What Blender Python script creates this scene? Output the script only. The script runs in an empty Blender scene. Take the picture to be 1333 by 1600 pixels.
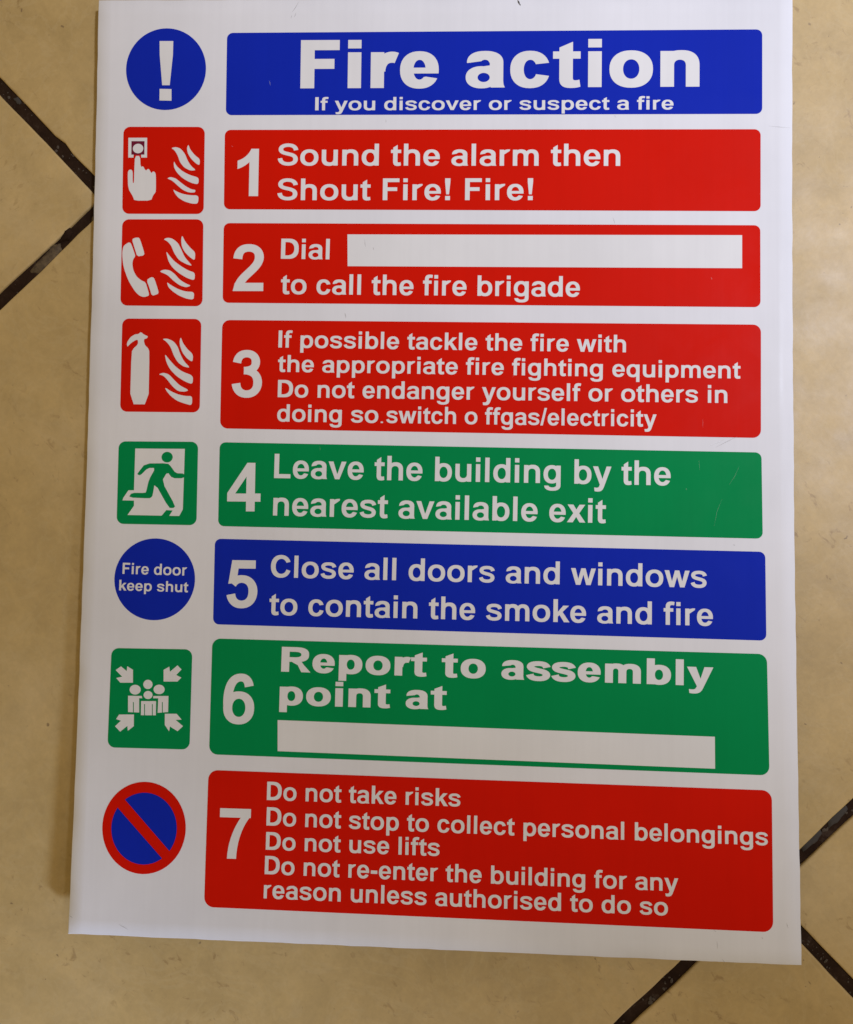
import bpy, bmesh, math, random
from mathutils import Matrix, Vector
from mathutils.geometry import delaunay_2d_cdt
random.seed(7)
SC = bpy.context.scene
COL = SC.collection
MM = 0.001

# ---------------------------------------------------------------- camera
cd = bpy.data.cameras.new("camera")
cam = bpy.data.objects.new("camera", cd)
COL.objects.link(cam)
cd.sensor_fit = 'VERTICAL'
cd.sensor_height = 36.0
cd.sensor_width = 30.0
cd.lens = 28.125
cd.clip_start = 0.01
cd.clip_end = 50.0
cam.matrix_world = Matrix((
    (0.999358, -0.014932, 0.032563, 8.138 * MM),
    (0.01574, 0.999572, -0.024676, -29.505 * MM),
    (-0.03218, 0.025173, 0.999165, 345.402 * MM),
    (0, 0, 0, 1)))
SC.camera = cam

# ---------------------------------------------------------------- light
w = bpy.data.worlds.new("World")
SC.world = w
w.use_nodes = True
bg = w.node_tree.nodes['Background']
bg.inputs[0].default_value = (1.0, 0.76, 0.4, 1)
bg.inputs[1].default_value = 0.335


def lamp(name, kind, loc, target, energy, color, **kw):
    ld = bpy.data.lights.new(name, kind)
    ld.energy = energy
    ld.color = color
    for k, v in kw.items():
        setattr(ld, k, v)
    lo = bpy.data.objects.new(name, ld)
    COL.objects.link(lo)
    lo.location = loc
    lo.rotation_euler = (Vector(target) - Vector(loc)).to_track_quat('-Z', 'Y').to_euler()
    return lo


# daylight falls in through an opening up and to the right; both soft cones imitate the shadow of an unseen person
lamp('window_light', 'SPOT', (1.35, 0.6, 2.05), (0.37, 0.355, 0), 259.9, (0.69, 0.76, 1.0), spot_size=2 * 0.285, spot_blend=1.0, shadow_soft_size=0.12)
lamp('added_corner_light', 'SPOT', (0.75, -1.135, 0.648), (-0.105, -0.322, 0), 135.1, (0.519, 0.654, 1.0), spot_size=2 * 0.11, spot_blend=1.0, shadow_soft_size=0.13)  # added spot from the lower right, cone shaped to brighten the lower left corner
SC.view_settings.view_transform = 'Standard'
SC.view_settings.look = 'None'
SC.view_settings.exposure = 0.14
SC.view_settings.gamma = 1.0


# ---------------------------------------------------------------- materials
def new_mat(name, base, rough=0.4, spec=0.5):
    m = bpy.data.materials.new(name)
    m.use_nodes = True
    nt = m.node_tree
    b = nt.nodes['Principled BSDF']
    b.inputs['Base Color'].default_value = (*base, 1)
    b.inputs['Roughness'].default_value = rough
    b.inputs['Specular IOR Level'].default_value = spec
    return m, nt, b


def N(nt, kind, **kw):
    n = nt.nodes.new(kind)
    for k, v in kw.items():
        if k in n.inputs:
            n.inputs[k].default_value = v
        else:
            setattr(n, k, v)
    return n


def noise(nt, vec, scale, detail=4, rough=0.55, dist=0.0):
    n = N(nt, 'ShaderNodeTexNoise', Scale=scale, Detail=detail, Roughness=rough, Distortion=dist)
    nt.links.new(vec, n.inputs['Vector'])
    return n.outputs['Fac']


def ramp(nt, fac, stops):
    r = nt.nodes.new('ShaderNodeValToRGB')
    el = r.color_ramp.elements
    while len(el) < len(stops):
        el.new(0.5)
    for e_, (p, c) in zip(el, stops):
        e_.position = p
        e_.color = (c, c, c, 1) if isinstance(c, (int, float)) else (*c, 1)
    nt.links.new(fac, r.inputs['Fac'])
    return r.outputs['Color']


def mix(nt, fac, a, b, mode='MIX'):
    m = nt.nodes.new('ShaderNodeMix')
    m.data_type = 'RGBA'
    m.blend_type = mode
    for sock, v in ((m.inputs['Factor'], fac), (m.inputs['A'], a), (m.inputs['B'], b)):
        if hasattr(v, 'is_output'):
            nt.links.new(v, sock)
        elif isinstance(v, (int, float)):
            sock.default_value = v
        else:
            sock.default_value = (*v, 1)
    return m.outputs['Result']


def coords(nt, scale=(1, 1, 1), rnd=False):
    tc = nt.nodes.new('ShaderNodeTexCoord')
    mp = nt.nodes.new('ShaderNodeMapping')
    mp.inputs['Scale'].default_value = scale
    nt.links.new(tc.outputs['Object'], mp.inputs['Vector'])
    if rnd:
        oi = nt.nodes.new('ShaderNodeObjectInfo')
        ml = N(nt, 'ShaderNodeMath', operation='MULTIPLY')
        ml.inputs[1].default_value = 13.7
        nt.links.new(oi.outputs['Random'], ml.inputs[0])
        nt.links.new(ml.outputs[0], mp.inputs['Location'])
    return mp.outputs['Vector']


def bump(nt, b, h, strength, dist):
    bp = N(nt, 'ShaderNodeBump', Strength=strength, Distance=dist)
    nt.links.new(h, bp.inputs['Height'])
    nt.links.new(bp.outputs['Normal'], b.inputs['Normal'])


def print_mat(name, base, rough=0.5):
    """flat print on plastic sheet: faint ribs of the sheet, slight ink mottling, handling smears in the gloss"""
    m, nt, b = new_mat(name, base, rough, 0.04)
    v = coords(nt)
    vr = coords(nt, (1, 0.02, 1))
    f1 = ramp(nt, noise(nt, v, 18, 5), [(0.3, 0.95), (0.7, 1.04)])
    f2 = ramp(nt, noise(nt, vr, 420, 2), [(0.3, 0.988), (0.7, 1.01)])
    c = mix(nt, 1.0, base, f1, 'MULTIPLY')
    c = mix(nt, 1.0, c, f2, 'MULTIPLY')
    nt.links.new(c, b.inputs['Base Color'])
    r = ramp(nt, noise(nt, v, 35, 5, 0.6, 0.6), [(0.3, rough - 0.07), (0.75, rough + 0.12)])
    nt.links.new(r, b.inputs['Roughness'])
    bump(nt, b, noise(nt, vr, 260, 2), 0.25, 0.00012)
    return m


M_WHITE = print_mat('white_plastic', (0.755, 0.755, 0.775), 0.36)
M_LETTER = print_mat('white_print', (0.75, 0.745, 0.735), 0.36)
M_INK = {'red': print_mat('red_print', (0.64, 0.008, 0.001)), 'blue': print_mat('blue_print', (0.006, 0.022, 0.4)),
         'green': print_mat('green_print', (0.0005, 0.25, 0.068))}
M_EDGE, _, _ = new_mat('board_edge', (0.45, 0.44, 0.43), 0.6)
M_GREY, nt, b = new_mat('grey_scuff', (0.3, 0.29, 0.29), 0.7, 0.1)
M_DARK, _, _ = new_mat('dark_speck', (0.05, 0.05, 0.05), 0.7)
M_PALE, _, _ = new_mat('pale_scratch', (0.7, 0.75, 0.72), 0.6, 0.1)
for m_, a_ in ((M_GREY, 0.28), (M_PALE, 0.14)):
    m_.node_tree.nodes['Principled BSDF'].inputs['Alpha'].default_value = a_


def tile_mat():
    m, nt, b = new_mat('beige_glazed_tile', (0.515, 0.365, 0.15), 0.5, 0.5)
    v = coords(nt, rnd=True)
    a, c_, d = (0.57, 0.42, 0.2), (0.515, 0.365, 0.15), (0.46, 0.32, 0.125)
    big = ramp(nt, noise(nt, v, 9, 6, 0.6, 0.4), [(0.32, d), (0.52, c_), (0.72, a)])
    mid = ramp(nt, noise(nt, v, 60, 5, 0.65, 0.5), [(0.3, 0.90), (0.7, 1.08)])
    fine = ramp(nt, noise(nt, v, 420, 3, 0.7), [(0.3, 0.95), (0.7, 1.04)])
    col = mix(nt, 1.0, big, mid, 'MULTIPLY')
    col = mix(nt, 1.0, col, fine, 'MULTIPLY')
    # short brown hairlines and flecks in the glaze
    vs = coords(nt, (0.6, 1, 1), rnd=True)
    f = ramp(nt, noise(nt, vs, 210, 5, 0.65, 0.9), [(0.60, 0.0), (0.68, 1.0)])
    g = ramp(nt, noise(nt, v, 22, 3), [(0.40, 0.03), (0.6, 0.5)])
    k = mix(nt, 1.0, f, g, 'MULTIPLY')
    col = mix(nt, k, col, (0.22, 0.12, 0.04))
    f2 = ramp(nt, noise(nt, v, 300, 2, 0.5, 0.3), [(0.74, 0.0), (0.78, 0.7)])
    col = mix(nt, f2, col, (0.16, 0.10, 0.05))
    # paler cloudy veins
    f3 = ramp(nt, noise(nt, v, 30, 6, 0.6, 2.2), [(0.47, 0.0), (0.5, 0.22), (0.53, 0.0)])
    col = mix(nt, f3, col, (0.56, 0.43, 0.22))
    nt.links.new(col, b.inputs['Base Color'])
    r = ramp(nt, noise(nt, v, 45, 5, 0.6), [(0.3, 0.44), (0.75, 0.6)])
    nt.links.new(r, b.inputs['Roughness'])
    bump(nt, b, noise(nt, v, 140, 4, 0.6), 0.35, 0.0003)
    return m


M_TILE = tile_mat()


def grout_mat():
    m, nt, b = new_mat('dark_grout', (0.03, 0.018, 0.01), 0.8, 0.1)
    v = coords(nt)
    c = ramp(nt, noise(nt, v, 90, 6, 0.7, 0.5), [(0.3, (0.014, 0.006, 0.003)), (0.56, (0.03, 0.015, 0.008)), (0.68, (0.06, 0.04, 0.028)), (0.76, (0.17, 0.14, 0.12))])
    nt.links.new(c, b.inputs['Base Color'])
    bump(nt, b, noise(nt, v, 400, 5, 0.7), 0.8, 0.0008)
    return m


M_GROUT = grout_mat()
M_GREYDIRT, _, _ = new_mat('grey_dirt', (0.062, 0.055, 0.048), 0.8, 0.1)
M_CEMENT, nt, b = new_mat('pale_cement', (0.16, 0.12, 0.065), 0.8)
v = coords(nt)
nt.links.new(ramp(nt, noise(nt, v, 260, 5, 0.7), [(0.35, (0.04, 0.025, 0.013)), (0.62, (0.13, 0.09, 0.045))]), b.inputs['Base Color'])
bump(nt, b, noise(nt, v, 300, 5, 0.7), 0.7, 0.0006)
M_FLECK, _, _ = new_mat('grout_fleck', (0.085, 0.068, 0.052), 0.8, 0.1)


# ---------------------------------------------------------------- object helpers
def empty(name, loc=(0, 0, 0), parent=None):
    o = bpy.data.objects.new(name, None)
    o.empty_display_size = 0.02
    COL.objects.link(o)
    o.location = loc
    o.parent = parent
    return o


def mesh_obj(name, verts, faces, mat, parent=None, smooth=False):
    me = bpy.data.meshes.new(name)
    me.from_pydata([tuple(p) for p in verts], [], faces)
    me.materials.append(mat)
    if smooth:
        me.polygons.foreach_set('use_smooth', [True] * len(me.polygons))
    me.update()
    o = bpy.data.objects.new(name, me)
    COL.objects.link(o)
    o.parent = parent
    return o


# ---------------------------------------------------------------- 2-D shapes: ordered add / cut
def area2(p):
    return sum(p[i][0] * p[(i + 1) % len(p)][1] - p[(i + 1) % len(p)][0] * p[i][1] for i in range(len(p)))


def csg(shapes, extra=()):
    """shapes: [(+1 / -1, polygon)], applied in order. Returns (points, triangles)."""
    pts, faces = [], []
    for _, p in shapes:
        if area2(p) < 0:
            p = p[::-1]
        faces.append(list(range(len(pts), len(pts) + len(p))))
        pts += [Vector(q) for q in p]
    pts += [Vector(q) for q in extra]
    vs, _, fs, _, _, of = delaunay_2d_cdt(pts, [], faces, 0, 1e-5)
    tris = []
    for f, org in zip(fs, of):
        inside = False
        for k, (op, _) in enumerate(shapes):
            if k in org:
                inside = op > 0
        if inside:
            tris.append(list(f))
    used = sorted({i for t in tris for i in t})
    mp = {i: n for n, i in enumerate(used)}
    return [(vs[i].x, vs[i].y) for i in used], [[mp[i] for i in t] for t in tris]


def rect(x0, y0, x1, y1):
    return [(x0, y0), (x1, y0), (x1, y1), (x0, y1)]


def ell(x0, y0, x1, y1, e=2.25, n=40, a0=0.0, a1=360.0):
    """superellipse (or a slice of it) in a bounding box"""
    cx, cy, rx, ry = (x0 + x1) / 2, (y0 + y1) / 2, (x1 - x0) / 2, (y1 - y0) / 2
    out = []
    full = a1 - a0 >= 359.9
    for i in range(n if full else n + 1):
        t = math.radians(a0 + (a1 - a0) * i / n)
        c, s = math.cos(t), math.sin(t)
        out.append((cx + rx * math.copysign(abs(c) ** (2 / e), c), cy + ry * math.copysign(abs(s) ** (2 / e), s)))
    return out


def bez(*seg, n=9):
    """path: start point, then (c1, c2, p) cubic triples or ('l', p)"""
    out = [seg[0]]
    for s in seg[1:]:
        p0 = out[-1]
        if s[0] == 'l':
            out.append(s[1])
            continue
        c1, c2, p3 = s
        for i in range(1, n + 1):
            t = i / n
            u = 1 - t
            out.append(tuple(u**3 * p0[k] + 3 * u * u * t * c1[k] + 3 * u * t * t * c2[k] + t**3 * p3[k] for k in (0, 1)))
    return out


def stroke(path, wd, wd2=None):
    """outline of a pen line: widths wd (where it runs flat) .. wd2 (where it runs upright)"""
    wd2 = wd2 or wd
    Lf, Rt = [], []
    for i, p in enumerate(path):
        a = path[max(i - 1, 0)]
        b_ = path[min(i + 1, len(path) - 1)]
        dx, dy = b_[0] - a[0], b_[1] - a[1]
        ln = math.hypot(dx, dy) or 1
        dx, dy = dx / ln, dy / ln
        h = (wd * abs(dx) ** 1.5 + wd2 * abs(dy) ** 1.5) / (abs(dx) ** 1.5 + abs(dy) ** 1.5) / 2
        Lf.append((p[0] - dy * h, p[1] + dx * h))
        Rt.append((p[0] + dy * h, p[1] - dx * h))
    return Lf + Rt[::-1]


def sx(poly, x0, k):
    return [(x0 + (x - x0) * k, y) for x, y in poly]


# ---------------------------------------------------------------- lettering: a bold grotesque and its black cut
def glyph(ch, st):
    """returns (advance, [(op, polygon)]) in 1/1000 em; cap height 716"""
    BK = st == 'black'
    S = 192 if BK else 130
    h = 134 if BK else 105
    K = 1.13 if BK else 1.0
    X = 519 if not BK else 532
    O = X + 12
    A = 1
    def R(x): return x * K

    def bowl(l, r, y0=-12, y1=None, sl=None):
        y1 = O if y1 is None else y1
        return [(A, ell(l, y0, r, y1)), (-A, ell(l + (S if sl is None else sl), y0 + h, r - S, y1 - h, 2.1))]

    def arch(l, r, top=None, d=1.0):
        """n-shaped arch from stem at l to outer right r"""
        top = O if top is None else top
        ry = 225 * d
        yc = top - ry
        return [(A, ell(l + 40, yc - ry, r, top, 2.4, 20, 0, 180) ), (A, rect(l + 40, 0, r, yc)),
                (-A, ell(l + S, yc - (ry - h - 8), r - S, top - h - 8, 2.3, 16, 0, 180)),
                (-A, rect(l + S, -1, r - S, yc + .01))]
    if ch == ' ':
        return 278 * K, []
    if ch == 'o':
        return R(611), bowl(34 * K, R(577))
    if ch == 'b':
        return R(611), bowl(78, R(574), sl=S - 8) + [(A, rect(66, 0, 66 + S, 716))]
    if ch == 'p':
        return R(611), bowl(78, R(574), sl=S - 8) + [(A, rect(66, -205, 66 + S, X))]
    if ch == 'd':
        r = R(545)
        return R(611), [(A, ell(37, -12, r - 12, O)), (-A, ell(37 + S, -12 + h, r - S - 4, O - h, 2.1)), (A, rect(r - S, 0, r, 716))]
    if ch == 'q':
        r = R(545)
        return R(611), [(A, ell(37, -12, r - 12, O)), (-A, ell(37 + S, -12 + h, r - S - 4, O - h, 2.1)), (A, rect(r - S, -205, r, X))]
    if ch == 'g':
        r = R(547)
        return R(611), [(A, ell(62, -218, r, 110, 2.4, 20, 180, 360)), (A, rect(r - S, -54, r, 100)),
                        (-A, ell(62 + S - 6, -218 + h - 8, r - S, 10, 2.2, 16, 180, 360)), (-A, rect(62, -60, r - S, -20)), (-A, rect(40, -70, 62 + S + 10, -20)),
                        (A, ell(37, -6, r - 12, O)), (-A, ell(37 + S, -6 + h, r - S - 4, O - h, 2.1)), (A, rect(r - S, -54, r, X))]
    if ch == 'n':
        return R(611), arch(66, R(545)) + [(A, rect(66, 0, 66 + S, X))]
    if ch == 'h':
        return R(611), arch(66, R(545)) + [(A, rect(66, 0, 66 + S, 716))]
    if ch == 'u':
        w_ = R(611)
        g = arch(w_ - R(545), w_ - 66)
        g = arch(66, R(545)) + [(A, rect(66, 0, 66 + S, X))]
        return w_, [(op, [(w_ - x, X - y) for x, y in p]) for op, p in g]
    if ch == 'm':
        r1 = R(510)
        return R(889), arch(66, r1 + 4) + [(A, rect(66, 0, 66 + S, X))] + \
            [(A, p) if op > 0 else (op, p) for op, p in arch(r1 - S + 4, R(823))] + [(A, rect(r1 - S + 4, 0, r1 + 4, 330))]
    if ch == 'r':
        e_ = R(395)
        if BK:
            c = bez((200, 250), ((206, 372), (262, 448), (352, 456)), ((384, 459), (410, 456), (438, 444)), n=10)
            return R(400), [(A, stroke(c, 165, 150)), (A, rect(66, 0, 66 + S, X))]
        return R(389), [(A, ell(100, O - 470, e_ + 190 * K, O, 2.4, 20, 75, 180)), (-A, ell(66 + S, O - 410, e_ + 150 * K, O - h - 14, 2.3, 16, 0, 180)),
                        (-A, [(e_ + 14, 800), (700, 800), (700, 200), (e_ - 44, 200), (e_ - 44, O - h - 12)]), (-A, [(66 + S, 0), (700, 0), (700, 312), (66 + S, 312)]),
                        (A, rect(66, 0, 66 + S, X))]
    if ch == 'i':
        return (278 if not BK else 333), [(A, rect(70, 0, 70 + S, X)), (A, rect(70, 590, 70 + S, 716))]
    if ch == 'l':
        return (278 if not BK else 333), [(A, rect(70, 0, 70 + S, 716))]
    if ch == 't':
        k = 1.28 if BK else 1
        a, b_ = 86 * k - 4, 86 * k - 4 + S
        return (333 if not BK else 444), [
            (A, [(a, 590), (b_, 676), (b_, 200), (a, 200)]), (A, rect(16, X - 108, 318 * k, X)),
            (A, bez((a, 210), ((a, 130)), n=8) if False else
             bez((a, 250), ('l', (a, 130)), ((a, 20), (a + 60, -12), (a + 130 * k, -12)), ((a + 175 * k, -12), (a + 205 * k, -5), (318 * k, 8)),
                 ('l', (306 * k, 112)), ((285 * k, 104), (275 * k, 102), (262 * k, 102)), ((b_ + 5, 102), (b_, 115), (b_, 150)), ('l', (b_, 250))))]
    if ch == 'f':
        a, b_ = 80, 80 + S
        return 333, [(A, rect(16, X - 108, 312, X)),
                     (A, bez((a, 0), ('l', (a, 560)), ((a, 680), (a + 60, 728), (250, 728)), ((290, 728), (325, 722), (352, 714)), ('l', (336, 610)),
                             ((315, 616), (298, 618), (280, 618)), ((235, 618), (b_, 604), (b_, 560)), ('l', (b_, 0))))]
    if ch == 'e':
        l, r = 35, R(522)
        m = (l + r) / 2
        return R(556), [(A, ell(l, -12, r, O)), (-A, ell(l + S, -12 + h, r - S + 4, O - h + 6, 2.1)),
                        (A, [(l + 40, 213), (r - 3, 213), (r - 8, 300), (l + 40, 300)]),
                        (-A, [(m, 213), (r + 60, 213), (r + 60, 118), (r - 8, 132), (r - S - 2, 158), (r - S - 12, 148), (m, 150)] if not BK else
                         [(m, 213), (r + 60, 213), (r + 60, 138), (r - 6, 138), (r - S + 6, 166), (m + 20, 150), (m, 170)])]
    if ch == 'c':
        l, r = 38, R(532)
        return R(556), [(A, ell(l, -12, r, O)), (-A, ell(l + S, -12 + h, r - S + 6, O - h, 2.1)),
                        (-A, [(r - S - 40, 262), (r - S - 12, 343), (r + 60, 372), (r + 60, 160), (r - S - 8, 196)])]
    if ch == 'a':
        r = R(502)
        return R(556), [
            (A, ell(48, 190, r, O, 2.35, 24, 0, 180)), (A, rect(r - S, 60, r, 375)),
            (-A, ell(48 + S - 4, 250, r - S, O - h + 4, 2.2, 16, 0, 180)), (-A, [(30, 300), (48 + S + 12, 300), (48 + S + 12, 392), (30, 362)]),
            (-A, rect(48 + S - 10, 300, r - S, 352)),
            (A, ell(32, -12, r - S + 110, 318, 2.2)), (A, [(r - S - 90, 200), (r - S + 5, 225), (r - S + 5, 330), (r - S - 90, 316)]),
            (-A, ell(32 + S - (2 if not BK else 22), -12 + h - (26 if not BK else 40), r - S + (2 if not BK else 0), 318 - h + (18 if not BK else 34), 2.0)),
            (A, [(r - S, 60), (r, 60), (r, 372), (r - S, 372)]), (A, [(r - S, 70), (r, 100), (r + 6, 44), (r + 24, 0), (r - S + 16, 0), (r - S + 4, 50)])]
    if ch in 'sS':
        if ch == 's':
            k = 1.1 if BK else 1.0
            c = bez((462, 366), ((446, 438), (390, 474), (284, 474)), ((176, 474), (106, 446), (106, 384)), ((106, 316), (170, 300), (282, 272)),
                    ((388, 246), (452, 226), (452, 152)), ((452, 82), (384, 44), (284, 44)), ((166, 44), (104, 84), (88, 160)), n=9)
            o = stroke(c, h - 4 if not BK else 134, 127 if not BK else 176)
            o = [(x, y * (1 if not BK else .99)) for x, y in o]
            return 556 * k, [(A, sx(o, 0, k))]
        c = bez((572, 500), ((556, 610), (470, 668), (332, 668)), ((200, 668), (118, 612), (118, 528)), ((118, 436), (210, 410), (340, 380)),
                ((486, 346), (560, 306), (560, 206)), ((560, 106), (478, 50), (340, 50)), ((192, 50), (104, 118), (96, 236)), n=10)
        return 667, [(A, stroke(c, 112, 138))]
    if ch == 'k':
        return 556, [(A, rect(66, 0, 204, 716)), (A, [(204, 318), (372, 519), (548, 519), (350, 318), (568, 0), (396, 0), (258, 222), (204, 168)])]
    if ch == 'v':
        return 556, [(A, [(6, 519), (153, 519), (255, 215), (280, 150), (304, 215), (405, 519), (550, 519), (346, 0), (212, 0)])]
    if ch == 'w':
        return 778, [(A, [(4, 519), (146, 519), (232, 182), (322, 519), (457, 519), (546, 182), (632, 519), (774, 519), (617, 0), (480, 0), (390, 322), (300, 0), (163, 0)])]
    if ch == 'x':
        return 556, [(A, [(6, 0), (176, 0), (276, 160), (378, 0), (550, 0), (364, 266), (540, 519), (372, 519), (280, 376), (188, 519), (16, 519), (190, 270)])]
    if ch == 'y':
        k = 1.15 if BK else 1
        t = 40 if BK else 0
        return 556 * k, [(A, sx([(6, 519), (155 + t, 519), (288, 155 + t), (408 - t, 519), (553, 519)] +
                               bez((356, -22), ((320, -130), (285, -218), (160, -218)), ((120, -218), (90, -214), (58, -207)), ('l', (46, -98)),
                                   ((70, -103), (95, -106), (118, -106)), ((180, -106), (194, -70), (212, -12))), 0, k))]
    if ch == 'F':
        k = 1.12 if BK else 1
        t = 28 if BK else 0
        return 611 * k, [(A, rect(73, 0, 73 + S + 8, 716)), (A, rect(73, 594 - t, 565 * k, 716)), (A, rect(73, 302 - t / 2, 500 * k, 422 + t / 2))]
    if ch == 'I':
        return 278, [(A, rect(68, 0, 214, 716))]
    if ch == 'L':
        return 611, [(A, rect(76, 0, 222, 716)), (A, rect(76, 0, 576, 122))]
    if ch == 'D':
        return 722, [(A, [(73, 0), (73, 716)] + ell(-40, 0, 684, 716, 2.5, 24, -90, 90)[::-1]),
                     (-A, [(220, 121), (220, 595)] + ell(40, 121, 534, 595, 2.3, 20, -90, 90)[::-1])]
    if ch == 'C':
        return 722, [(A, ell(46, -12, 690, 728, 2.2)), (-A, ell(198, 114, 560, 602, 2.1)), (-A, [(430, 340), (536, 478), (760, 530), (760, 190), (536, 264)])]
    if ch == 'R':
        return 722 * K, [(A, [(73, 290), (73, 716)] + ell(100, 290, 672 * K, 716, 2.6, 24, -90, 90)[::-1]),
                         (-A, [(73 + S + 8, 290 + h), (73 + S + 8, 716 - h)] + ell(250, 290 + h, 672 * K - S, 716 - h, 2.4, 16, -90, 90)[::-1]),
                         (A, rect(73, 0, 73 + S + 8, 716)), (A, [(300, 300), (500 * K, 320), (560 * K, 215), (716 * K, 0), (716 * K - S - 40, 0), (430 * K, 200), (330, 292)])]
    if ch == '1':
        return 556, [(A, bez((393, 0), ('l', (393, 719)), ('l', (279, 719)), ((245, 630), (165, 565), (77, 538)), ('l', (77, 412)),
                             ((150, 436), (205, 470), (254, 518)), ('l', (254, 0))))]
    if ch == '2':
        c = bez((100, 494), ((106, 610), (170, 662), (272, 662)), ((376, 662), (438, 606), (438, 520)), ((438, 430), (370, 364), (262, 266)),
                ((176, 188), (128, 130), (112, 40)), n=10)
        return 556, [(A, stroke(c, 114, 142)), (-A, rect(-100, -60, 640, 0)), (A, [(28, 0), (508, 0), (508, 126), (60, 126)])]
    if ch == '3':
        c1 = bez((104, 524), ((116, 614), (172, 662), (262, 662)), ((352, 662), (412, 612), (412, 536)), ((412, 450), (350, 404), (218, 404)), n=10)
        c2 = bez((218, 404), ((372, 404), (446, 330), (446, 222)), ((446, 116), (374, 46), (268, 46)), ((164, 46), (100, 110), (92, 208)), n=10)
        return 556, [(A, stroke(c1, 112, 138)), (A, stroke(c2, 112, 142))]
    if ch == '4':
        return 556, [(A, [(24, 144), (540, 144), (540, 264), (452, 264), (452, 716), (328, 716), (24, 268)]), (-A, [(148, 262), (318, 262), (318, 512)]),
                     (A, rect(318, 0, 452, 146))]
    if ch == '5':
        c = bez((122, 350), ((160, 404), (206, 426), (270, 426)), ((380, 426), (450, 352), (450, 242)), ((450, 120), (378, 46), (268, 46)),
                ((176, 46), (112, 104), (100, 196)), n=10)
        return 556, [(A, rect(112, 582, 486, 706)), (A, [(112, 706), (232, 706), (196, 440), (180, 366), (56, 352)]), (A, stroke(c, 114, 142))]
    if ch == '6':
        c = bez((112, 240), ((98, 330), (98, 662), (306, 662)), ((376, 662), (424, 622), (438, 534)), n=14)
        return 556, [(A, stroke(c, 112, 142)), (A, ell(38, -12, 522, 462, 2.2)), (-A, ell(178, 96, 384, 356, 2.1))]
    if ch == '7':
        return 556, [(A, rect(42, 580, 512, 707)), (A, bez((512, 707), ('l', (512, 606)), ((400, 480), (310, 270), (304, 0)), ('l', (166, 0)),
                                                         ((170, 230), (262, 450), (366, 590)), ('l', (366, 650))))]
    if ch == '!':
        return 333, [(A, rect(96, 0, 238, 136)), (A, [(88, 716), (246, 716), (246, 600), (208, 190), (126, 190), (88, 600)])]
    if ch == '-':
        return 333, [(A, rect(38, 190, 300, 320))]
    if ch == '/':
        return 278, [(A, [(0, -12), (106, -12), (280, 728), (176, 728)])]
    if ch == '.':
        return 278, [(A, rect(72, 0, 212, 137))]
    raise ValueError(ch)


GC = {}


def glyph_mesh(ch, st):
    k = (ch, st)
    if k not in GC:
        adv, sh = glyph(ch, st)
        GC[k] = (adv, *(csg([(op, [(x, y) for x, y in p]) for op, p in sh]) if sh else ([], [])))
    return GC[k]


# ---------------------------------------------------------------- the sign board: a 300 x 400 mm sheet, slightly warped
BW, BH, BT = 300.0, 400.0, 4.0


def under(u, v):
    a, b_ = u / BW, v / BH
    return (2 * (1 - a) + 0.5 * a) * (1 - b_) + (7.5 * (1 - a) + 13.5 * a) * b_ - 12 * b_ * (1 - b_)


def P(u, v, lift=0.0):
    """board millimetres (from its top-left corner, down) -> world"""
    return ((u - 150) * MM, (200 - v) * MM, (under(u, v) + BT + lift) * MM)


LIFT_PANEL, LIFT_PRINT, LIFT_TOP = 0.06, 0.12, 0.18


def sheet(name, shapes, lift, mat, parent, step=None):
    extra = []
    if step:
        xs = [p[0] for _, q in shapes for p in q]
        ys = [p[1] for _, q in shapes for p in q]
        nx = int((max(xs) - min(xs)) / step)
        ny = int((max(ys) - min(ys)) / step)
        extra = [(min(xs) + (i + .5) * step, min(ys) + (j + .5) * step) for i in range(nx) for j in range(ny)]
    pts, tris = csg(shapes, extra)
    tris = [t[::-1] for t in tris]          # v runs down the sheet
    return mesh_obj(name, [P(u, v, lift) for u, v in pts], tris, mat, parent)


def rounded(q, r, n=7):
    """rounded quad from corners TL TR BR BL"""
    out = []
    for i in range(4):
        p, a, c = Vector(q[i]), Vector(q[i - 1]), Vector(q[(i + 1) % 4])
        s, e_ = p + (a - p).normalized() * r, p + (c - p).normalized() * r
        k = 0.5523
        out += bez(tuple(s), (tuple(s.lerp(p, k)), tuple(e_.lerp(p, k)), tuple(e_)), n=n)
    return out


def chaikin(p, it=2):
    for _ in range(it):
        q = []
        for i in range(len(p)):
            a, c = p[i], p[(i + 1) % len(p)]
            q += [(a[0] * .8 + c[0] * .2, a[1] * .8 + c[1] * .2), (a[0] * .2 + c[0] * .8, a[1] * .2 + c[1] * .8)]
        p = q
    return p


def text(s, st, p0, p1, h0, h1, name, parent, lift=LIFT_PRINT):
    x, items, lo, hi = 0.0, [], 1e9, -1e9
    for ch in s:
        adv, pts, tris = glyph_mesh(ch, st)
        if pts:
            xs = [q[0] for q in pts]
            lo, hi = min(lo, x + min(xs)), max(hi, x + max(xs))
        items.append((x, pts, tris))
        x += adv
    d = Vector((p1[0] - p0[0], p1[1] - p0[1]))
    up = Vector((d.y, -d.x)).normalized() if d.length else Vector((0, -1))
    V, F = [], []
    for ox, pts, tris in items:
        n = len(V)
        for gx, gy in pts:
            t = (ox + gx - lo) / (hi - lo)
            hh = (h0 + (h1 - h0) * t) * gy / 716
            V.append(P(p0[0] + d.x * t + up.x * hh, p0[1] + d.y * t + up.y * hh, lift))
        F += [[i + n for i in tr] for tr in tris]
    return mesh_obj(name, V, F, M_LETTER, parent)


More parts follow.
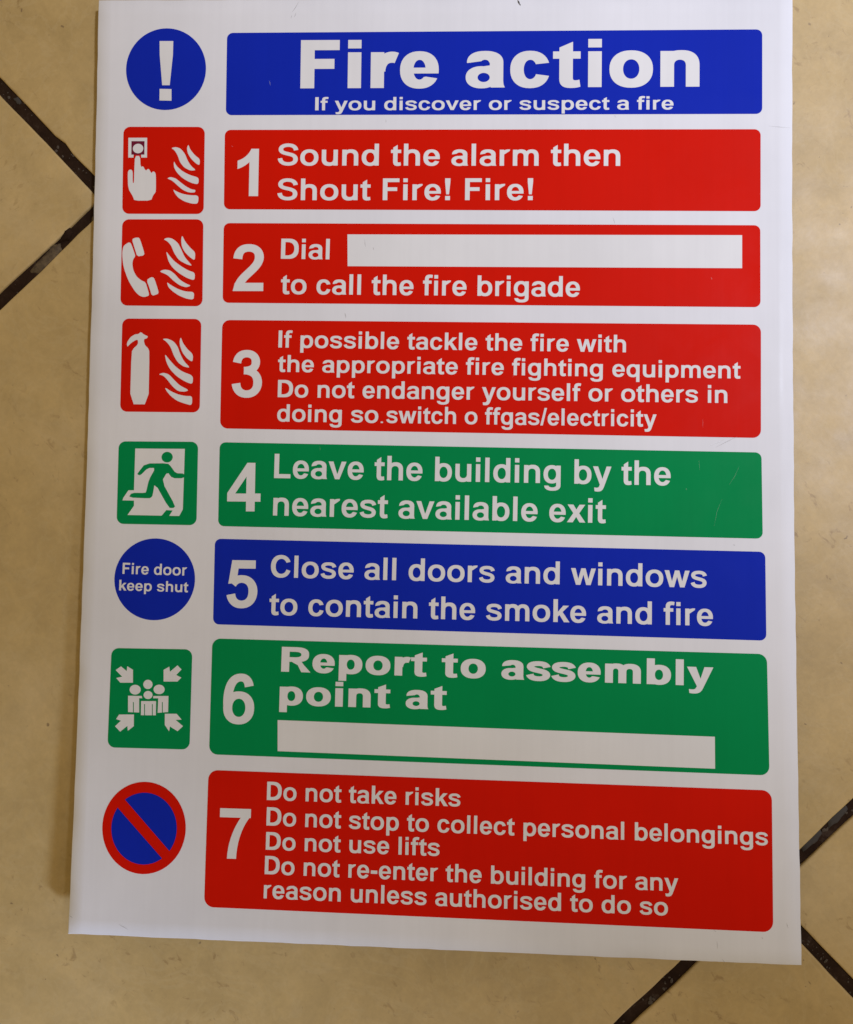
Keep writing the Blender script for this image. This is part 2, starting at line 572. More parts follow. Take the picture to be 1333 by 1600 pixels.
# ---------------------------------------------------------------- layout of the print (mm)
# all positions on the sign are millimetres from its top-left corner
ROWS = [{"c": "blue", "q": [[56.98, 13.88], [287.21, 12.81], [287.31, 49.48], [57.13, 49.98]], "r": 2.6, "box": None, "t": [["Fire action", "black", [89.45, 38.29], [260.79, 37.69], 21.12, 20.92, "lettering"], ["If you discover or suspect a fire", "bold", [96.07, 47.92], [249.85, 47.61], 5.75, 5.78, "lettering"]]}, {"c": "red", "q": [[56.85, 56.44], [286.65, 56.13], [286.67, 91.51], [57.18, 91.22]], "r": 2.6, "box": None, "t": [["1", "bold", [62.76, 85.49], [71.98, 85.48], 20.63, 20.63, "numeral"], ["Sound the alarm then", "bold", [80.24, 72.05], [227.43, 72.08], 9.53, 9.63, "lettering"], ["Shout Fire! Fire!", "bold", [80.38, 87.22], [190.51, 86.99], 9.43, 9.53, "lettering"]]}, {"c": "red", "q": [[57.26, 97.27], [286.53, 97.57], [286.55, 132.68], [57.58, 132.04]], "r": 2.6, "box": [[111.12, 102.08], [278.9, 101.88], [278.9, 116.06], [111.47, 115.9]], "t": [["2", "bold", [61.84, 126.96], [75.15, 126.9], 20.38, 20.37, "numeral"], ["Dial", "bold", [82.46, 112.78], [103.52, 112.98], 8.76, 8.92, "lettering"], ["to call the fire brigade", "bold", [82.79, 128.14], [210.82, 128.65], 8.83, 8.82, "lettering"]]}, {"c": "red", "q": [[57.62, 139.56], [286.71, 140.13], [286.49, 188.11], [57.86, 186.55]], "r": 3.3, "box": None, "t": [["3", "bold", [62.5, 173.01], [75.6, 172.89], 20.38, 20.35, "numeral"], ["If possible tackle the fire with", "bold", [82.24, 151.35], [230.38, 152.35], 7.38, 7.45, "lettering"], ["the appropriate fire fighting equipment", "bold", [82.29, 161.88], [278.12, 163.11], 7.32, 7.34, "lettering"], ["Do not endanger yourself or others in", "bold", [82.46, 172.83], [272.65, 173.54], 7.47, 7.54, "lettering"], ["doing so", "bold", [82.44, 183.29], [125.89, 183.49], 7.45, 7.41, "lettering"], [".", "bold", [126.98, 183.51], [127.94, 183.5], 3.3, 3.29, "lettering"], ["switch o ffgas/electricity", "bold", [129.31, 183.48], [243.27, 183.86], 7.27, 7.19, "lettering"]]}, {"c": "green", "q": [[57.88, 192.51], [286.66, 194.21], [286.92, 230.19], [58.19, 228.48]], "r": 2.6, "box": None, "t": [["4", "bold", [61.8, 222.08], [76.18, 221.98], 20.82, 20.79, "numeral"], ["Leave the building by the", "bold", [81.74, 207.62], [249.13, 208.55], 10.43, 10.3, "lettering"], ["nearest available exit", "bold", [81.67, 223.59], [222.29, 224.69], 10.38, 10.28, "lettering"]]}, {"c": "blue", "q": [[56.97, 233.89], [287.89, 235.61], [287.98, 272.1], [57.23, 270.19]], "r": 2.6, "box": None, "t": [["5", "bold", [62.71, 262.94], [75.94, 262.84], 20.34, 20.3, "numeral"], ["Close all doors and windows", "bold", [81.37, 249.81], [263.9, 250.97], 9.35, 9.6, "lettering"], ["to contain the smoke and fire", "bold", [81.17, 265.7], [266.32, 266.54], 9.44, 9.47, "lettering"]]}, {"c": "green", "q": [[57.14, 276.15], [288.13, 277.57], [288.52, 326.37], [57.3, 324.51]], "r": 3.6, "box": [[86.02, 309.54], [266.77, 311.49], [266.76, 324.31], [86.39, 322.36]], "t": [["6", "bold", [62.71, 311.49], [75.96, 311.4], 20.8, 20.76, "numeral"], ["Report to assembly", "black", [86.9, 289.35], [266.31, 291.13], 10.37, 10.54, "lettering"], ["point at", "black", [86.55, 303.24], [156.8, 303.43], 10.24, 10.27, "lettering"]]}, {"c": "red", "q": [[57.3, 330.98], [289.37, 332.29], [288.99, 387.68], [57.39, 386.8]], "r": 4.0, "box": None, "t": [["7", "bold", [62.89, 366.94], [75.97, 366.87], 20.72, 20.67, "numeral"], ["Do not take risks", "bold", [82.38, 342.52], [163.19, 342.67], 7.51, 7.11, "lettering"], ["Do not stop to collect personal belongings", "bold", [82.51, 352.9], [287.48, 354.04], 7.47, 7.04, "lettering"], ["Do not use lifts", "bold", [82.55, 362.73], [154.93, 362.8], 7.19, 7.17, "lettering"], ["Do not re-enter the building for any", "bold", [82.4, 372.61], [251.63, 373.24], 7.41, 7.01, "lettering"], ["reason unless authorised to do so", "bold", [82.28, 382.35], [247.43, 382.82], 7.38, 7.03, "lettering"]]}]
ICONS = {"excl": {"disc": [30.43, 29.77, 17.59, 17.95], "bar": [[27.39, 17.45], [33.42, 17.46], [33.38, 23.53], [32.24, 36.87], [28.92, 36.86], [27.57, 23.52]], "dot": [[27.82, 38.44], [33.06, 38.55], [33.17, 43.67], [27.87, 43.56]]}, "alarm": {"q": [[12.26, 55.08], [48.04, 55.15], [48.34, 93.32], [12.59, 93.3]], "frame": [[14.54, 59.95], [22.81, 59.94], [22.94, 68.65], [20.37, 68.66], [20.34, 67.37], [21.76, 67.37], [21.69, 61.43], [15.93, 61.43], [16.0, 67.38], [17.02, 67.38], [16.98, 68.66], [14.68, 68.66]], "inner": [[15.93, 61.43], [21.69, 61.43], [21.76, 67.37], [16.0, 67.38]], "dot": [18.92, 64.67, 2.3, 2.1], "hand": [[17.64, 67.92], [19.88, 67.91], [20.19, 72.71], [21.4, 72.5], [22.04, 73.79], [22.7, 74.39], [23.36, 73.65], [23.94, 73.72], [24.64, 74.9], [25.09, 75.47], [25.65, 74.73], [26.43, 74.89], [27.03, 76.07], [27.2, 83.16], [26.88, 84.17], [26.0, 85.18], [25.21, 87.54], [17.77, 87.56], [17.22, 85.87], [14.93, 82.17], [14.59, 75.25], [15.07, 74.06], [16.15, 73.93], [16.78, 74.74], [16.9, 79.8], [17.44, 79.8], [17.45, 74.4]], "fl": [[[41.02, 62.84], [41.85, 65.1], [43.99, 67.63], [46.22, 69.31], [46.11, 72.07], [44.41, 71.16], [42.17, 68.98], [40.77, 66.62], [40.38, 64.42]], [[33.46, 64.43], [35.48, 63.99], [37.52, 64.59], [39.59, 66.95], [40.84, 69.99], [42.41, 72.35], [44.64, 74.2], [42.12, 74.37], [39.39, 73.02], [37.48, 70.67], [36.4, 67.63], [35.0, 65.44]], [[34.77, 70.06], [36.0, 72.35], [38.75, 74.71], [42.16, 76.39], [45.89, 77.4], [45.79, 80.43], [42.58, 79.76], [38.82, 77.74], [36.06, 75.05], [34.83, 72.69]], [[31.94, 77.75], [33.41, 77.14], [35.79, 77.75], [37.85, 79.43], [40.59, 81.45], [42.98, 82.62], [44.6, 82.79], [44.36, 83.97], [41.66, 83.97], [38.94, 82.8], [36.53, 80.78], [34.29, 78.76]], [[34.72, 82.54], [35.91, 83.31], [38.64, 84.48], [42.03, 85.15], [46.0, 85.21], [45.82, 88.85], [43.12, 88.85], [39.73, 87.85], [36.99, 86.17], [35.43, 84.15]]]}, "phone": {"gaps": [[[16.57, 105.48], [16.89, 105.27], [19.24, 111.77], [18.92, 111.91]], [[23.56, 123.18], [23.88, 123.04], [26.15, 128.88], [25.83, 129.03]]], "q": [[12.69, 95.75], [48.3, 95.66], [48.79, 133.64], [12.82, 133.49]], "body": [[16.35, 105.48], [13.45, 107.39], [13.0, 110.79], [13.69, 116.51], [16.01, 122.58], [19.0, 127.21], [21.03, 129.16], [23.02, 129.86], [25.51, 129.13], [24.72, 126.46], [23.63, 123.26], [21.75, 122.55], [19.55, 120.77], [18.04, 117.92], [17.61, 115.06], [17.92, 113.28], [18.96, 111.84], [17.8, 108.63]], "ears": [[[17.15, 104.51], [18.75, 103.79], [20.37, 103.79], [21.33, 106.11], [22.88, 110.75], [22.37, 111.65], [19.68, 112.02], [18.52, 108.62]], [[24.08, 122.36], [26.01, 121.03], [27.28, 121.27], [28.43, 124.3], [29.48, 127.51], [29.25, 128.4], [26.59, 129.31], [25.42, 125.75]]], "fl": [[[39.17, 102.65], [40.49, 105.33], [42.88, 108.18], [45.14, 110.13], [44.98, 113.81], [42.62, 112.11], [40.42, 109.97], [39.11, 107.48], [38.79, 104.62]], [[31.05, 104.47], [32.75, 103.75], [34.91, 104.1], [37.46, 106.05], [38.96, 108.91], [40.47, 112.11], [42.31, 114.25], [43.96, 116.1], [41.27, 115.32], [38.0, 113.55], [35.78, 110.35], [34.44, 107.14], [32.79, 105.36]], [[32.25, 109.57], [33.65, 111.43], [35.86, 113.92], [38.78, 116.05], [42.05, 118.0], [45.22, 119.05], [45.09, 122.44], [41.77, 121.39], [38.14, 119.26], [35.22, 116.78], [33.36, 113.93]], [[29.54, 118.59], [31.66, 117.68], [34.18, 118.03], [36.37, 119.63], [38.57, 122.11], [41.48, 123.88], [43.64, 124.66], [41.52, 125.49], [38.64, 124.61], [35.72, 122.48], [33.15, 120.0]], [[32.98, 123.14], [34.7, 124.45], [37.96, 126.22], [41.21, 127.27], [45.07, 127.43], [44.94, 130.81], [42.0, 130.47], [38.39, 129.07], [35.48, 127.12], [33.65, 125.35]]]}, "ext": {"q": [[13.84, 139.2], [48.47, 139.17], [48.82, 179.74], [14.05, 179.73]], "body": [[18.32, 176.5], [18.3, 153.78], [19.32, 151.99], [20.55, 150.98], [21.13, 149.84], [20.83, 148.35], [19.77, 148.71], [18.01, 149.86], [16.38, 151.65], [16.11, 149.88], [17.58, 147.37], [19.52, 146.11], [21.13, 145.93], [22.18, 145.03], [23.46, 146.09], [25.45, 146.96], [24.76, 147.86], [23.69, 148.12], [23.62, 149.29], [24.24, 150.89], [25.6, 152.12], [26.18, 153.72], [26.4, 176.49]], "fl": [[[39.68, 147.05], [40.72, 149.7], [42.56, 152.18], [45.3, 154.64], [45.14, 158.01], [42.68, 156.43], [40.65, 153.96], [39.5, 151.13], [39.2, 149.0]], [[31.67, 147.99], [33.7, 147.8], [36.41, 148.84], [38.43, 151.14], [39.59, 154.33], [41.28, 157.51], [44.21, 160.5], [41.35, 159.99], [38.8, 158.24], [36.94, 155.41], [35.41, 151.52], [33.56, 149.22]], [[32.88, 154.45], [34.84, 156.85], [37.78, 160.02], [40.69, 162.12], [45.55, 163.85], [45.4, 167.68], [41.88, 166.37], [38.25, 164.09], [35.31, 161.1], [33.62, 157.92]], [[30.38, 163.45], [32.5, 162.62], [35.02, 163.41], [37.23, 165.7], [39.79, 168.15], [43.94, 170.17], [42.0, 170.9], [39.14, 170.64], [36.59, 168.54], [34.37, 165.72], [32.54, 163.96]], [[33.29, 168.99], [35.94, 170.67], [39.18, 172.05], [42.41, 172.73], [45.43, 172.7], [45.37, 176.77], [42.5, 176.09], [38.91, 174.89], [36.0, 172.79], [34.15, 170.68]]]}, "exit": {"q": [[13.86, 192.62], [48.5, 192.44], [48.79, 228.26], [14.07, 228.18]], "door": [[21.21, 195.65], [42.82, 195.55], [42.71, 221.57], [41.24, 224.43], [18.72, 224.33], [21.42, 220.33], [21.35, 218.1], [16.31, 218.08], [16.69, 216.93], [18.78, 213.71], [21.21, 213.67]], "head": [35.21, 199.21, 2.45, 2.3], "man": [[25.75, 202.03], [35.54, 201.85], [36.9, 203.07], [39.12, 206.09], [42.88, 206.16], [42.85, 208.21], [37.77, 208.27], [35.5, 205.57], [33.21, 209.64], [39.48, 220.23], [38.63, 221.07], [36.6, 221.04], [30.15, 210.3], [29.44, 215.73], [28.93, 216.57], [28.01, 217.08], [18.98, 216.8], [20.17, 214.77], [26.21, 214.75], [26.56, 214.06], [27.54, 209.09], [30.27, 203.93], [26.97, 203.98], [23.77, 207.28], [22.5, 206.83], [22.55, 206.36]], "foot": [[35.53, 221.98], [38.29, 222.1], [36.86, 224.5], [33.57, 224.42]]}, "door": {"disc": [31.4, 251.6, 17.49, 17.41], "t": [["Fire door", "bold", [17.35, 249.55], [45.28, 249.81], 4.75, 4.73, "lettering"], ["keep shut", "bold", [16.12, 256.62], [46.03, 256.87], 4.53, 4.51, "lettering"]]}, "assy": {"q": [[13.76, 281.15], [48.69, 280.96], [48.89, 322.8], [13.62, 322.87]], "arrows": [[[15.92, 290.41], [18.15, 288.77], [20.7, 290.71], [20.87, 288.64], [23.4, 290.13], [23.6, 295.52], [18.13, 295.65], [16.29, 293.73], [18.81, 293.09]], [[42.53, 287.8], [44.34, 289.47], [42.14, 291.85], [44.39, 292.89], [42.76, 294.57], [36.79, 294.72], [36.62, 289.82], [39.03, 288.39], [39.39, 290.54]], [[16.54, 313.94], [19.03, 311.58], [16.89, 310.96], [18.11, 309.01], [24.53, 308.84], [24.64, 313.72], [22.15, 315.73], [21.86, 313.69], [18.85, 316.16]], [[45.79, 313.15], [43.49, 315.32], [40.19, 313.4], [39.92, 315.45], [37.96, 312.85], [37.8, 308.19], [42.88, 308.06], [45.13, 310.45], [42.55, 310.62]]], "heads": [[24.66, 298.44, 2.4, 2.05], [34.97, 298.08, 2.39, 1.99], [30.08, 296.08, 2.0, 1.95], [30.31, 300.53, 1.93, 1.7]], "sides": [[[21.69, 301.05], [27.58, 301.0], [28.1, 302.7], [27.04, 302.73], [26.99, 307.96], [21.95, 307.88]], [[32.61, 300.88], [39.11, 300.72], [39.17, 307.44], [34.45, 307.9], [34.18, 302.55], [32.49, 302.42]]], "mid": [[27.41, 303.16], [33.85, 303.0], [33.96, 308.94], [27.53, 309.04]], "slits": [[[23.91, 303.66], [24.26, 303.65], [24.42, 307.89], [24.07, 307.9]], [[28.76, 304.39], [29.11, 304.39], [29.29, 309.16], [28.94, 309.17]], [[32.1, 304.31], [32.45, 304.3], [32.63, 309.07], [32.28, 309.08]], [[36.39, 303.35], [36.74, 303.34], [36.9, 307.77], [36.55, 307.78]]]}, "noent": {"disc": [30.62, 355.61, 17.85, 18.91], "inner": [30.67, 355.88, 13.99, 14.72], "bar": [[18.18, 346.82], [21.49, 343.68], [42.61, 365.48], [39.25, 368.26]]}}
MARKS = [["grey", 0.32, [[88.09, 0.33], [86.74, 2.85], [85.38, 4.82]]], ["grey", 0.3, [[87.06, 5.1], [86.25, 7.06]]], ["grey", 0.24, [[85.12, 6.22], [84.87, 7.62]]], ["dark", 0.64, [[182.91, -0.12], [183.76, 1.7]]], ["dark", 0.28, [[183.75, 1.42], [184.18, 2.26]]], ["grey", 0.26, [[118.62, 104.18], [118.8, 106.13], [119.1, 107.52]]], ["grey", 0.26, [[122.27, 107.51], [122.58, 108.9]]], ["grey", 0.44, [[110.68, 136.18], [111.27, 138.4]]], ["grey", 0.24, [[126.83, 51.95], [126.99, 53.35]]], ["grey", 0.24, [[224.8, 50.02], [225.63, 51.13]]], ["grey", 0.24, [[224.62, 94.42], [225.45, 97.19]]], ["grey", 0.32, [[274.92, 232.59], [275.44, 233.37]]], ["pale", 0.3, [[273.03, 187.91], [269.32, 190.11], [265.09, 191.78]]], ["grey", 0.26, [[276.73, 187.6], [272.5, 189.8], [267.73, 192.28]]], ["pale", 0.2, [[277.47, 199.97], [275.6, 204.28], [273.21, 208.07]]], ["pale", 0.2, [[270.29, 214.0], [268.16, 219.37], [267.09, 225.26]]], ["pale", 0.18, [[260.84, 197.48], [261.1, 202.05]]], ["pale", 0.44, [[255.4, 209.65], [255.8, 210.31]]], ["pale", 0.48, [[265.93, 120.05], [266.33, 121.01]]], ["pale", 0.52, [[75.87, 34.83], [76.33, 37.08]]], ["pale", 0.36, [[59.94, 63.46], [60.51, 64.02]]], ["pale", 0.24, [[262.46, 180.46], [262.45, 183.98]]], ["pale", 0.18, [[182.48, 163.51], [184.62, 161.3]]], ["grey", 0.34, [[21.62, 395.17], [23.57, 396.12], [25.52, 397.08]]], ["grey", 0.3, [[0.13, 392.4], [1.83, 393.37]]], ["grey", 0.3, [[265.51, 387.71], [266.51, 388.41]]], ["grey", 0.3, [[268.65, 398.66], [269.64, 399.84], [269.12, 400.84]]], ["grey", 0.24, [[266.72, 391.85], [266.93, 394.8]]], ["grey", 0.32, [[284.39, 389.66], [284.88, 390.38]]], ["pale", 0.16, [[101.14, 193.67], [101.19, 195.86]]], ["grey", 0.2, [[289.74, 54.75], [299.14, 55.58]]], ["grey", 0.28, [[294.29, 383.86], [294.75, 385.81]]]]


M_PURPLE = print_mat('purple_print', (0.16, 0.012, 0.035))
sign = empty('fire_action_sign', (0, 0, 0))
sign['label'] = "white fire notice board with blue, red and green printed panels lying on beige tiles"
sign['category'] = "safety sign"


def build_board():
    nx, ny = 50, 66
    V, F = [], []
    jit = random.Random(3)
    ring_top = {}
    for j in range(ny + 1):
        for i in range(nx + 1):
            u, v = BW * i / nx, BH * j / ny
            ring_top[i, j] = len(V)
            e_ = 0.25
            du = e_ if i == 0 else -e_ if i == nx else 0
            dv = -0.55 if j == 0 else -e_ if j == ny else 0
            V.append(P(u + du, v + dv))
    for j in range(ny):
        for i in range(nx):
            F.append([ring_top[i, j], ring_top[i, j + 1], ring_top[i + 1, j + 1], ring_top[i + 1, j]])
    loop = [(i, 0) for i in range(nx)] + [(nx, j) for j in range(ny)] + [(i, ny) for i in range(nx, 0, -1)] + [(0, j) for j in range(ny, 0, -1)]
    prev = [ring_top[k] for k in loop]
    top_faces = len(F)
    jj = [jit.uniform(-0.12, 0.12) for _ in loop]
    for off, dz in ((0.0, -0.25), (0.0, -BT + 0.2), (-0.2, -BT)):
        cur = []
        for k, (i, j) in enumerate(loop):
            u, v = BW * i / nx, BH * j / ny
            cx = (-1 if i == 0 else 1 if i == nx else 0)
            cy = (-1 if j == 0 else 1 if j == ny else 0)
            cur.append(len(V))
            V.append(P(u + cx * (off + jj[k]), v + cy * (off + jj[k]) - (0.8 if j == 0 else 0), dz))
        for k in range(len(loop)):
            k2 = (k + 1) % len(loop)
            F.append([prev[k], prev[k2], cur[k2], cur[k]])
        prev = cur
    F.append(prev[::-1])
    o = mesh_obj('board', V, F, M_WHITE, sign)
    o.data.materials.append(M_EDGE)
    nl = len(loop)
    for k, p in enumerate(o.data.polygons):
        if k >= top_faces + nl:
            p.material_index = 1
        elif k < top_faces:
            p.use_smooth = True
    return o


build_board()
COLNAME = {'red': 'red', 'blue': 'blue', 'green': 'green'}
for n, r in enumerate(ROWS):
    p = sheet('title_panel' if n == 0 else 'instruction_panel', [(1, rounded(r['q'], r['r']))], LIFT_PANEL, M_INK[r['c']], sign, 8)
    p['label'] = "%s rounded panel" % r['c'] + (" with the title" if n == 0 else " of step %d" % n)
    if r['box']:
        sheet('writing_box', [(1, r['box'])], LIFT_PRINT, M_LETTER, p, 8)
    for s, st, a, b_, h0, h1, nm in r['t']:
        text(s, st, a, b_, h0, h1, nm, p)


def disc(c, k=1.0, n=72):
    return [(c[0] + c[2] * k * math.cos(2 * math.pi * i / n), c[1] + c[3] * k * math.sin(2 * math.pi * i / n)) for i in range(n)]


def flames(lst, parent):
    for f in lst:
        sheet('flame', [(1, chaikin([tuple(x) for x in f], 2))], LIFT_PRINT, M_LETTER, parent)


I = ICONS
b0 = sheet('pictogram_disc', [(1, disc(I['excl']['disc']))], LIFT_PANEL, M_INK['blue'], sign, 8)
b0['label'] = "blue disc with white exclamation mark"
sheet('exclamation_mark', [(1, I['excl']['bar']), (1, I['excl']['dot'])], LIFT_PRINT, M_LETTER, b0)

b1 = sheet('pictogram_panel', [(1, rounded(I['alarm']['q'], 3.0))], LIFT_PANEL, M_INK['red'], sign, 8)
b1['label'] = "red square with hand pressing an alarm button beside flames"
sheet('button_field', [(1, I['alarm']['inner']), (-1, disc(I['alarm']['dot'], 1, 32))], LIFT_PRINT, M_PURPLE, b1)
sheet('call_point', [(1, I['alarm']['frame']), (1, disc(I['alarm']['dot'], 1, 32))], LIFT_PRINT, M_LETTER, b1)
sheet('hand', [(1, chaikin(I['alarm']['hand'], 1))], LIFT_PRINT, M_LETTER, b1)
flames(I['alarm']['fl'], b1)

b2 = sheet('pictogram_panel', [(1, rounded(I['phone']['q'], 3.0))], LIFT_PANEL, M_INK['red'], sign, 8)
b2['label'] = "red square with telephone handset beside flames"
sheet('handset', [(1, chaikin(I['phone']['body'], 2))] + [(1, chaikin(e_, 1)) for e_ in I['phone']['ears']] + [(-1, e_) for e_ in I['phone']['gaps']], LIFT_PRINT, M_LETTER, b2)
flames(I['phone']['fl'], b2)

b3 = sheet('pictogram_panel', [(1, rounded(I['ext']['q'], 3.0))], LIFT_PANEL, M_INK['red'], sign, 8)
b3['label'] = "red square with fire extinguisher beside flames"
sheet('extinguisher_shape', [(1, chaikin(I['ext']['body'], 1))], LIFT_PRINT, M_LETTER, b3)
flames(I['ext']['fl'], b3)

b4 = sheet('pictogram_panel', [(1, rounded(I['exit']['q'], 3.0))], LIFT_PANEL, M_INK['green'], sign, 8)
b4['label'] = "green square with figure running through a doorway"
sheet('doorway', [(1, I['exit']['door']), (-1, disc(I['exit']['head'], 1, 36)), (-1, chaikin(I['exit']['man'], 1)), (-1, I['exit']['foot'])], LIFT_PRINT, M_LETTER, b4)

b5 = sheet('pictogram_disc', [(1, disc(I['door']['disc']))], LIFT_PANEL, M_INK['blue'], sign, 8)
b5['label'] = "blue disc with small white lettering"
for s, st, a, b_, h0, h1, nm in I['door']['t']:
    text(s, st, a, b_, h0, h1, nm, b5)

b6 = sheet('pictogram_panel', [(1, rounded(I['assy']['q'], 3.2))], LIFT_PANEL, M_INK['green'], sign, 8)
b6['label'] = "green square with four arrows pointing at a group of people"
for a in I['assy']['arrows']:
    sheet('arrow', [(1, a)], LIFT_PRINT, M_LETTER, b6)
hd = I['assy']['heads']
mid = I['assy']['mid']
gap = [(mid[0][0] - .9, mid[0][1] - 1.2), (mid[1][0] + .9, mid[1][1] - 1.2), (mid[2][0] + .7, mid[2][1] + 1), (mid[3][0] - .7, mid[3][1] + 1)]
sheet('people_group', [(1, s_) for s_ in I['assy']['sides']] + [(-1, disc(hd[3], 1.18, 30)), (-1, gap), (1, mid)] +
      [(1, disc(c, 1, 30)) for c in hd] + [(-1, s_) for s_ in I['assy']['slits']], LIFT_PRINT, M_LETTER, b6)

b7 = sheet('prohibition_disc', [(1, disc(I['noent']['disc']))], LIFT_PANEL, M_INK['red'], sign, 8)
b7['label'] = "red ring and diagonal bar over a blue disc"
sheet('blue_field', [(1, disc(I['noent']['inner'])), (-1, I['noent']['bar'])], LIFT_PRINT, M_INK['blue'], b7)

for kind, wd, pts in MARKS:
    pts = [tuple(x) for x in pts]
    if len(pts) == 2:
        m_ = ((pts[0][0] + pts[1][0]) / 2 + .05, (pts[0][1] + pts[1][1]) / 2)
        pts = [pts[0], m_, pts[1]]
    Lf, Rt = [], []
    for i, q in enumerate(pts):
        a, c = pts[max(i - 1, 0)], pts[min(i + 1, len(pts) - 1)]
        dx, dy = c[0] - a[0], c[1] - a[1]
        ln = math.hypot(dx, dy) or 1
        hw = wd / 2 * (0.25 if i in (0, len(pts) - 1) else 1)
        Lf.append((q[0] - dy / ln * hw, q[1] + dx / ln * hw))
        Rt.append((q[0] + dy / ln * hw, q[1] - dx / ln * hw))
    sheet({'grey': 'scuff_mark', 'dark': 'dirt_speck', 'pale': 'scratch'}[kind], [(1, Lf + Rt[::-1])], LIFT_TOP,
          {'grey': M_GREY, 'dark': M_DARK, 'pale': M_PALE}[kind], sign)

# ---------------------------------------------------------------- the tiled floor, laid diagonally under the sign
ANG = math.radians(44.3)
D1 = Vector((math.cos(ANG), math.sin(ANG)))
D2 = Vector((math.sin(ANG), -math.cos(ANG)))
PITCH, JOINT, C1, C2 = 411.7, 5.2, -24.3, -184.8
fl = None


def floor_pt(s, t):
    q = D1 * s + D2 * t
    return q.x * MM, q.y * MM


def build_grout():
    V, F = [], []
    lo, hi, n = -1400.0, 1400.0, 60
    rr = random.Random(5)
    for j in range(n + 1):
        for i in range(n + 1):
            x, y = floor_pt(lo + (hi - lo) * i / n, lo + (hi - lo) * j / n)
            V.append((x, y, (-1.1 + rr.uniform(-.15, .15)) * MM))
    for j in range(n):
        for i in range(n):
            a = j * (n + 1) + i
            F.append([a, a + n + 1, a + n + 2, a + 1])
    return mesh_obj('floor', V, F, M_GROUT)


fl = build_grout()
fl['kind'] = 'structure'
fl['label'] = "floor of large beige tiles laid diagonally with dark dirty grout joints"


def tile_mesh(seed):
    rr = random.Random(seed)
    hw = (PITCH - JOINT) / 2
    n = 70
    per = []
    ph = [rr.uniform(0, 6.28) for _ in range(8)]
    for side in range(4):
        for k in range(n):
            t = -hw + 2 * hw * k / n
            w_ = 0.28 * math.sin(t / 23 + ph[side]) + 0.2 * math.sin(t / 9 + ph[side + 4]) + rr.uniform(-.12, .12)
            if rr.random() < 0.035:
                w_ -= rr.uniform(.4, 1.3)
            if k == 0:
                w_ = -0.3
            d = hw + w_
            per.append([(t, -d), (d, t), (-t, d), (-d, -t)][side])
    m = len(per)
    V, F = [], []
    for inset, z in ((0.0, -3.0), (0.0, -0.55), (0.25, -0.18), (0.8, 0.0)):
        for x, y in per:
            k = 1 - inset / hw
            V.append((x * k * MM, y * k * MM, z * MM))
    for lv in range(3):
        for k in range(m):
            k2 = (k + 1) % m
            F.append([lv * m + k, lv * m + k2, (lv + 1) * m + k2, (lv + 1) * m + k])
    F.append([3 * m + k for k in range(m)])
    me = bpy.data.meshes.new('tile')
    me.from_pydata(V, [], F)
    me.materials.append(M_TILE)
    for p in me.polygons:
        p.use_smooth = len(p.vertices) == 4
    me.update()
    return me


tms = [tile_mesh(s) for s in (11, 12, 13)]
k = 0
for i in range(-3, 3):
    for j in range(-3, 3):
        s = C1 + PITCH * (i + .5)
        t = C2 + PITCH * (j + .5)
        x, y = floor_pt(s, t)
        o = bpy.data.objects.new('tile', tms[k % 3])
        COL.objects.link(o)
        o.parent = fl
        o.location = (x, y, random.uniform(-.12, .12) * MM)
        o.rotation_euler = (0, 0, ANG + random.randrange(4) * math.pi / 2)
        k += 1


def lump(name, pts, z, mat, seed=1, dome=0.5):
    """a low irregular lump of cement in a joint"""
    rr = random.Random(seed)
    cx = sum(p[0] for p in pts) / len(pts)
    cy = sum(p[1] for p in pts) / len(pts)
    V, F = [], []
    out = []
    for i in range(len(pts)):
        a, c = pts[i], pts[(i + 1) % len(pts)]
        for q in range(4):
            f = q / 4
            out.append((a[0] + (c[0] - a[0]) * f + rr.uniform(-.25, .25), a[1] + (c[1] - a[1]) * f + rr.uniform(-.25, .25)))
    m = len(out)
    for kk, zz in ((1.0, z - 1.2), (.92, z), (.5, z + dome * .7)):
        for x, y in out:
            V.append(((cx + (x - cx) * kk) * MM, (cy + (y - cy) * kk) * MM, (zz + rr.uniform(-.08, .08)) * MM))
    V.append((cx * MM, cy * MM, (z + dome) * MM))
    for lv in range(2):
        for i in range(m):
            i2 = (i + 1) % m
            F.append([lv * m + i, lv * m + i2, (lv + 1) * m + i2, (lv + 1) * m + i])
    for i in range(m):
        F.append([2 * m + i, 2 * m + (i + 1) % m, 3 * m])
    return mesh_obj(name, V, F, mat, fl, True)


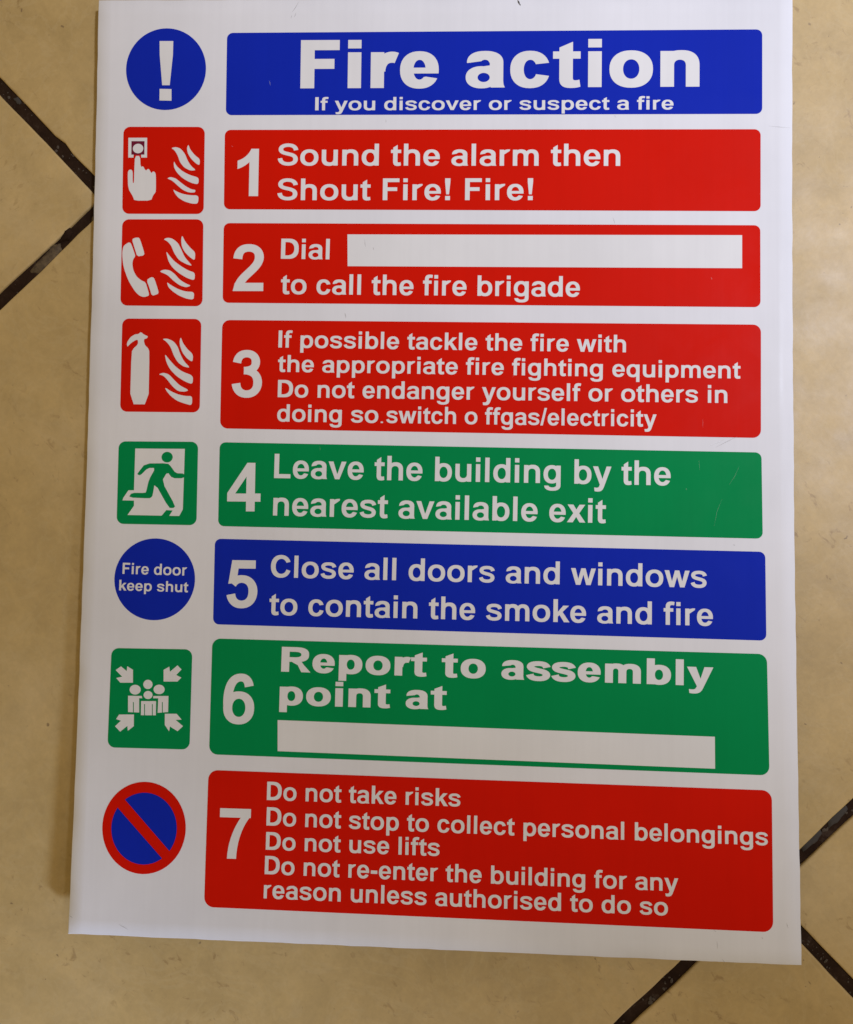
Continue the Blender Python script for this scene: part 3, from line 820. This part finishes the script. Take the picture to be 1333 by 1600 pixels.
lump('cement_patch', [(-181.2, 82.6), (-176.5, 82.2), (-169.5, 89.0), (-166.6, 92.8), (-167.4, 95.8), (-170.6, 95.0), (-174.2, 90.6)], -.35, M_CEMENT, 2, .25)
lump('cement_patch', [(-168.2, 96.2), (-163.5, 97.2), (-162.0, 100.3), (-163.4, 103.6), (-166.0, 103.4), (-166.2, 100.0)], -.5, M_GROUT, 4, .5)
lump('dirt_lump', [(158.0, -162.5), (163.5, -158.0), (166.5, -153.8), (165.2, -151.8), (161.0, -155.6), (157.0, -159.6)], -.75, M_GREYDIRT, 5, .35)
lump('dirt_lump', [(168.5, -152.5), (173.5, -148.5), (177.2, -143.2), (175.6, -141.4), (171.5, -145.0), (168.0, -149.2)], -.8, M_GREYDIRT, 9, .35)
lump('dirt_lump', [(-191.0, 161.0), (-188.6, 158.2), (-186.6, 158.8), (-188.4, 162.0)], -.8, M_GREYDIRT, 10, .25)
lump('cement_patch', [(-154.0, 103.5), (-151.0, 105.6), (-150.6, 108.6), (-153.4, 107.5)], -.6, M_CEMENT, 8, .3)
# small pale crumbs caught in the joints
rr = random.Random(21)
V, F = [], []


def crumb(x, y, r, z):
    n = len(V)
    m = 6
    st = rr.uniform(0, 3)
    el_ = rr.uniform(.5, 1)
    for i in range(m):
        a = 6.283 * i / m
        px, py = r * math.cos(a) * rr.uniform(.7, 1.2), r * el_ * math.sin(a) * rr.uniform(.7, 1.2)
        V.append(((x + px * math.cos(st) - py * math.sin(st)) * MM, (y + px * math.sin(st) + py * math.cos(st)) * MM, z * MM))
    V.append((x * MM, y * MM, (z + r * .35) * MM))
    for i in range(m):
        F.append([n + i, n + (i + 1) % m, n + m])


for a in range(900):
    along = rr.uniform(-600, 600)
    if rr.random() < .5:
        q = D1 * along + D2 * (C2 + PITCH * rr.randrange(2) + rr.uniform(-2.2, 2.2))
    else:
        q = D1 * (C1 + rr.uniform(-2.2, 2.2)) + D2 * along
    crumb(q.x, q.y, rr.choice((.15, .2, .25, .35, .5, .8)), -1.0)
for cx, cy, n_ in ((165, -152, 12), (174, -144, 10), (160.5, -157.5, 5), (168, -206, 5), (101, -218, 5), (94, -227, 4), (-184.8, 157.7, 5), (-166, 134, 5)):
    for _ in range(n_):
        crumb(cx + rr.uniform(-3.5, 3.5), cy + rr.uniform(-1.8, 1.8) + (cy < 0 and cx > 0) * 0, rr.uniform(.3, 1.1), rr.uniform(-1, -.6))
cr = mesh_obj('grout_crumbs', V, F, M_FLECK, fl)
cr['kind'] = 'stuff'
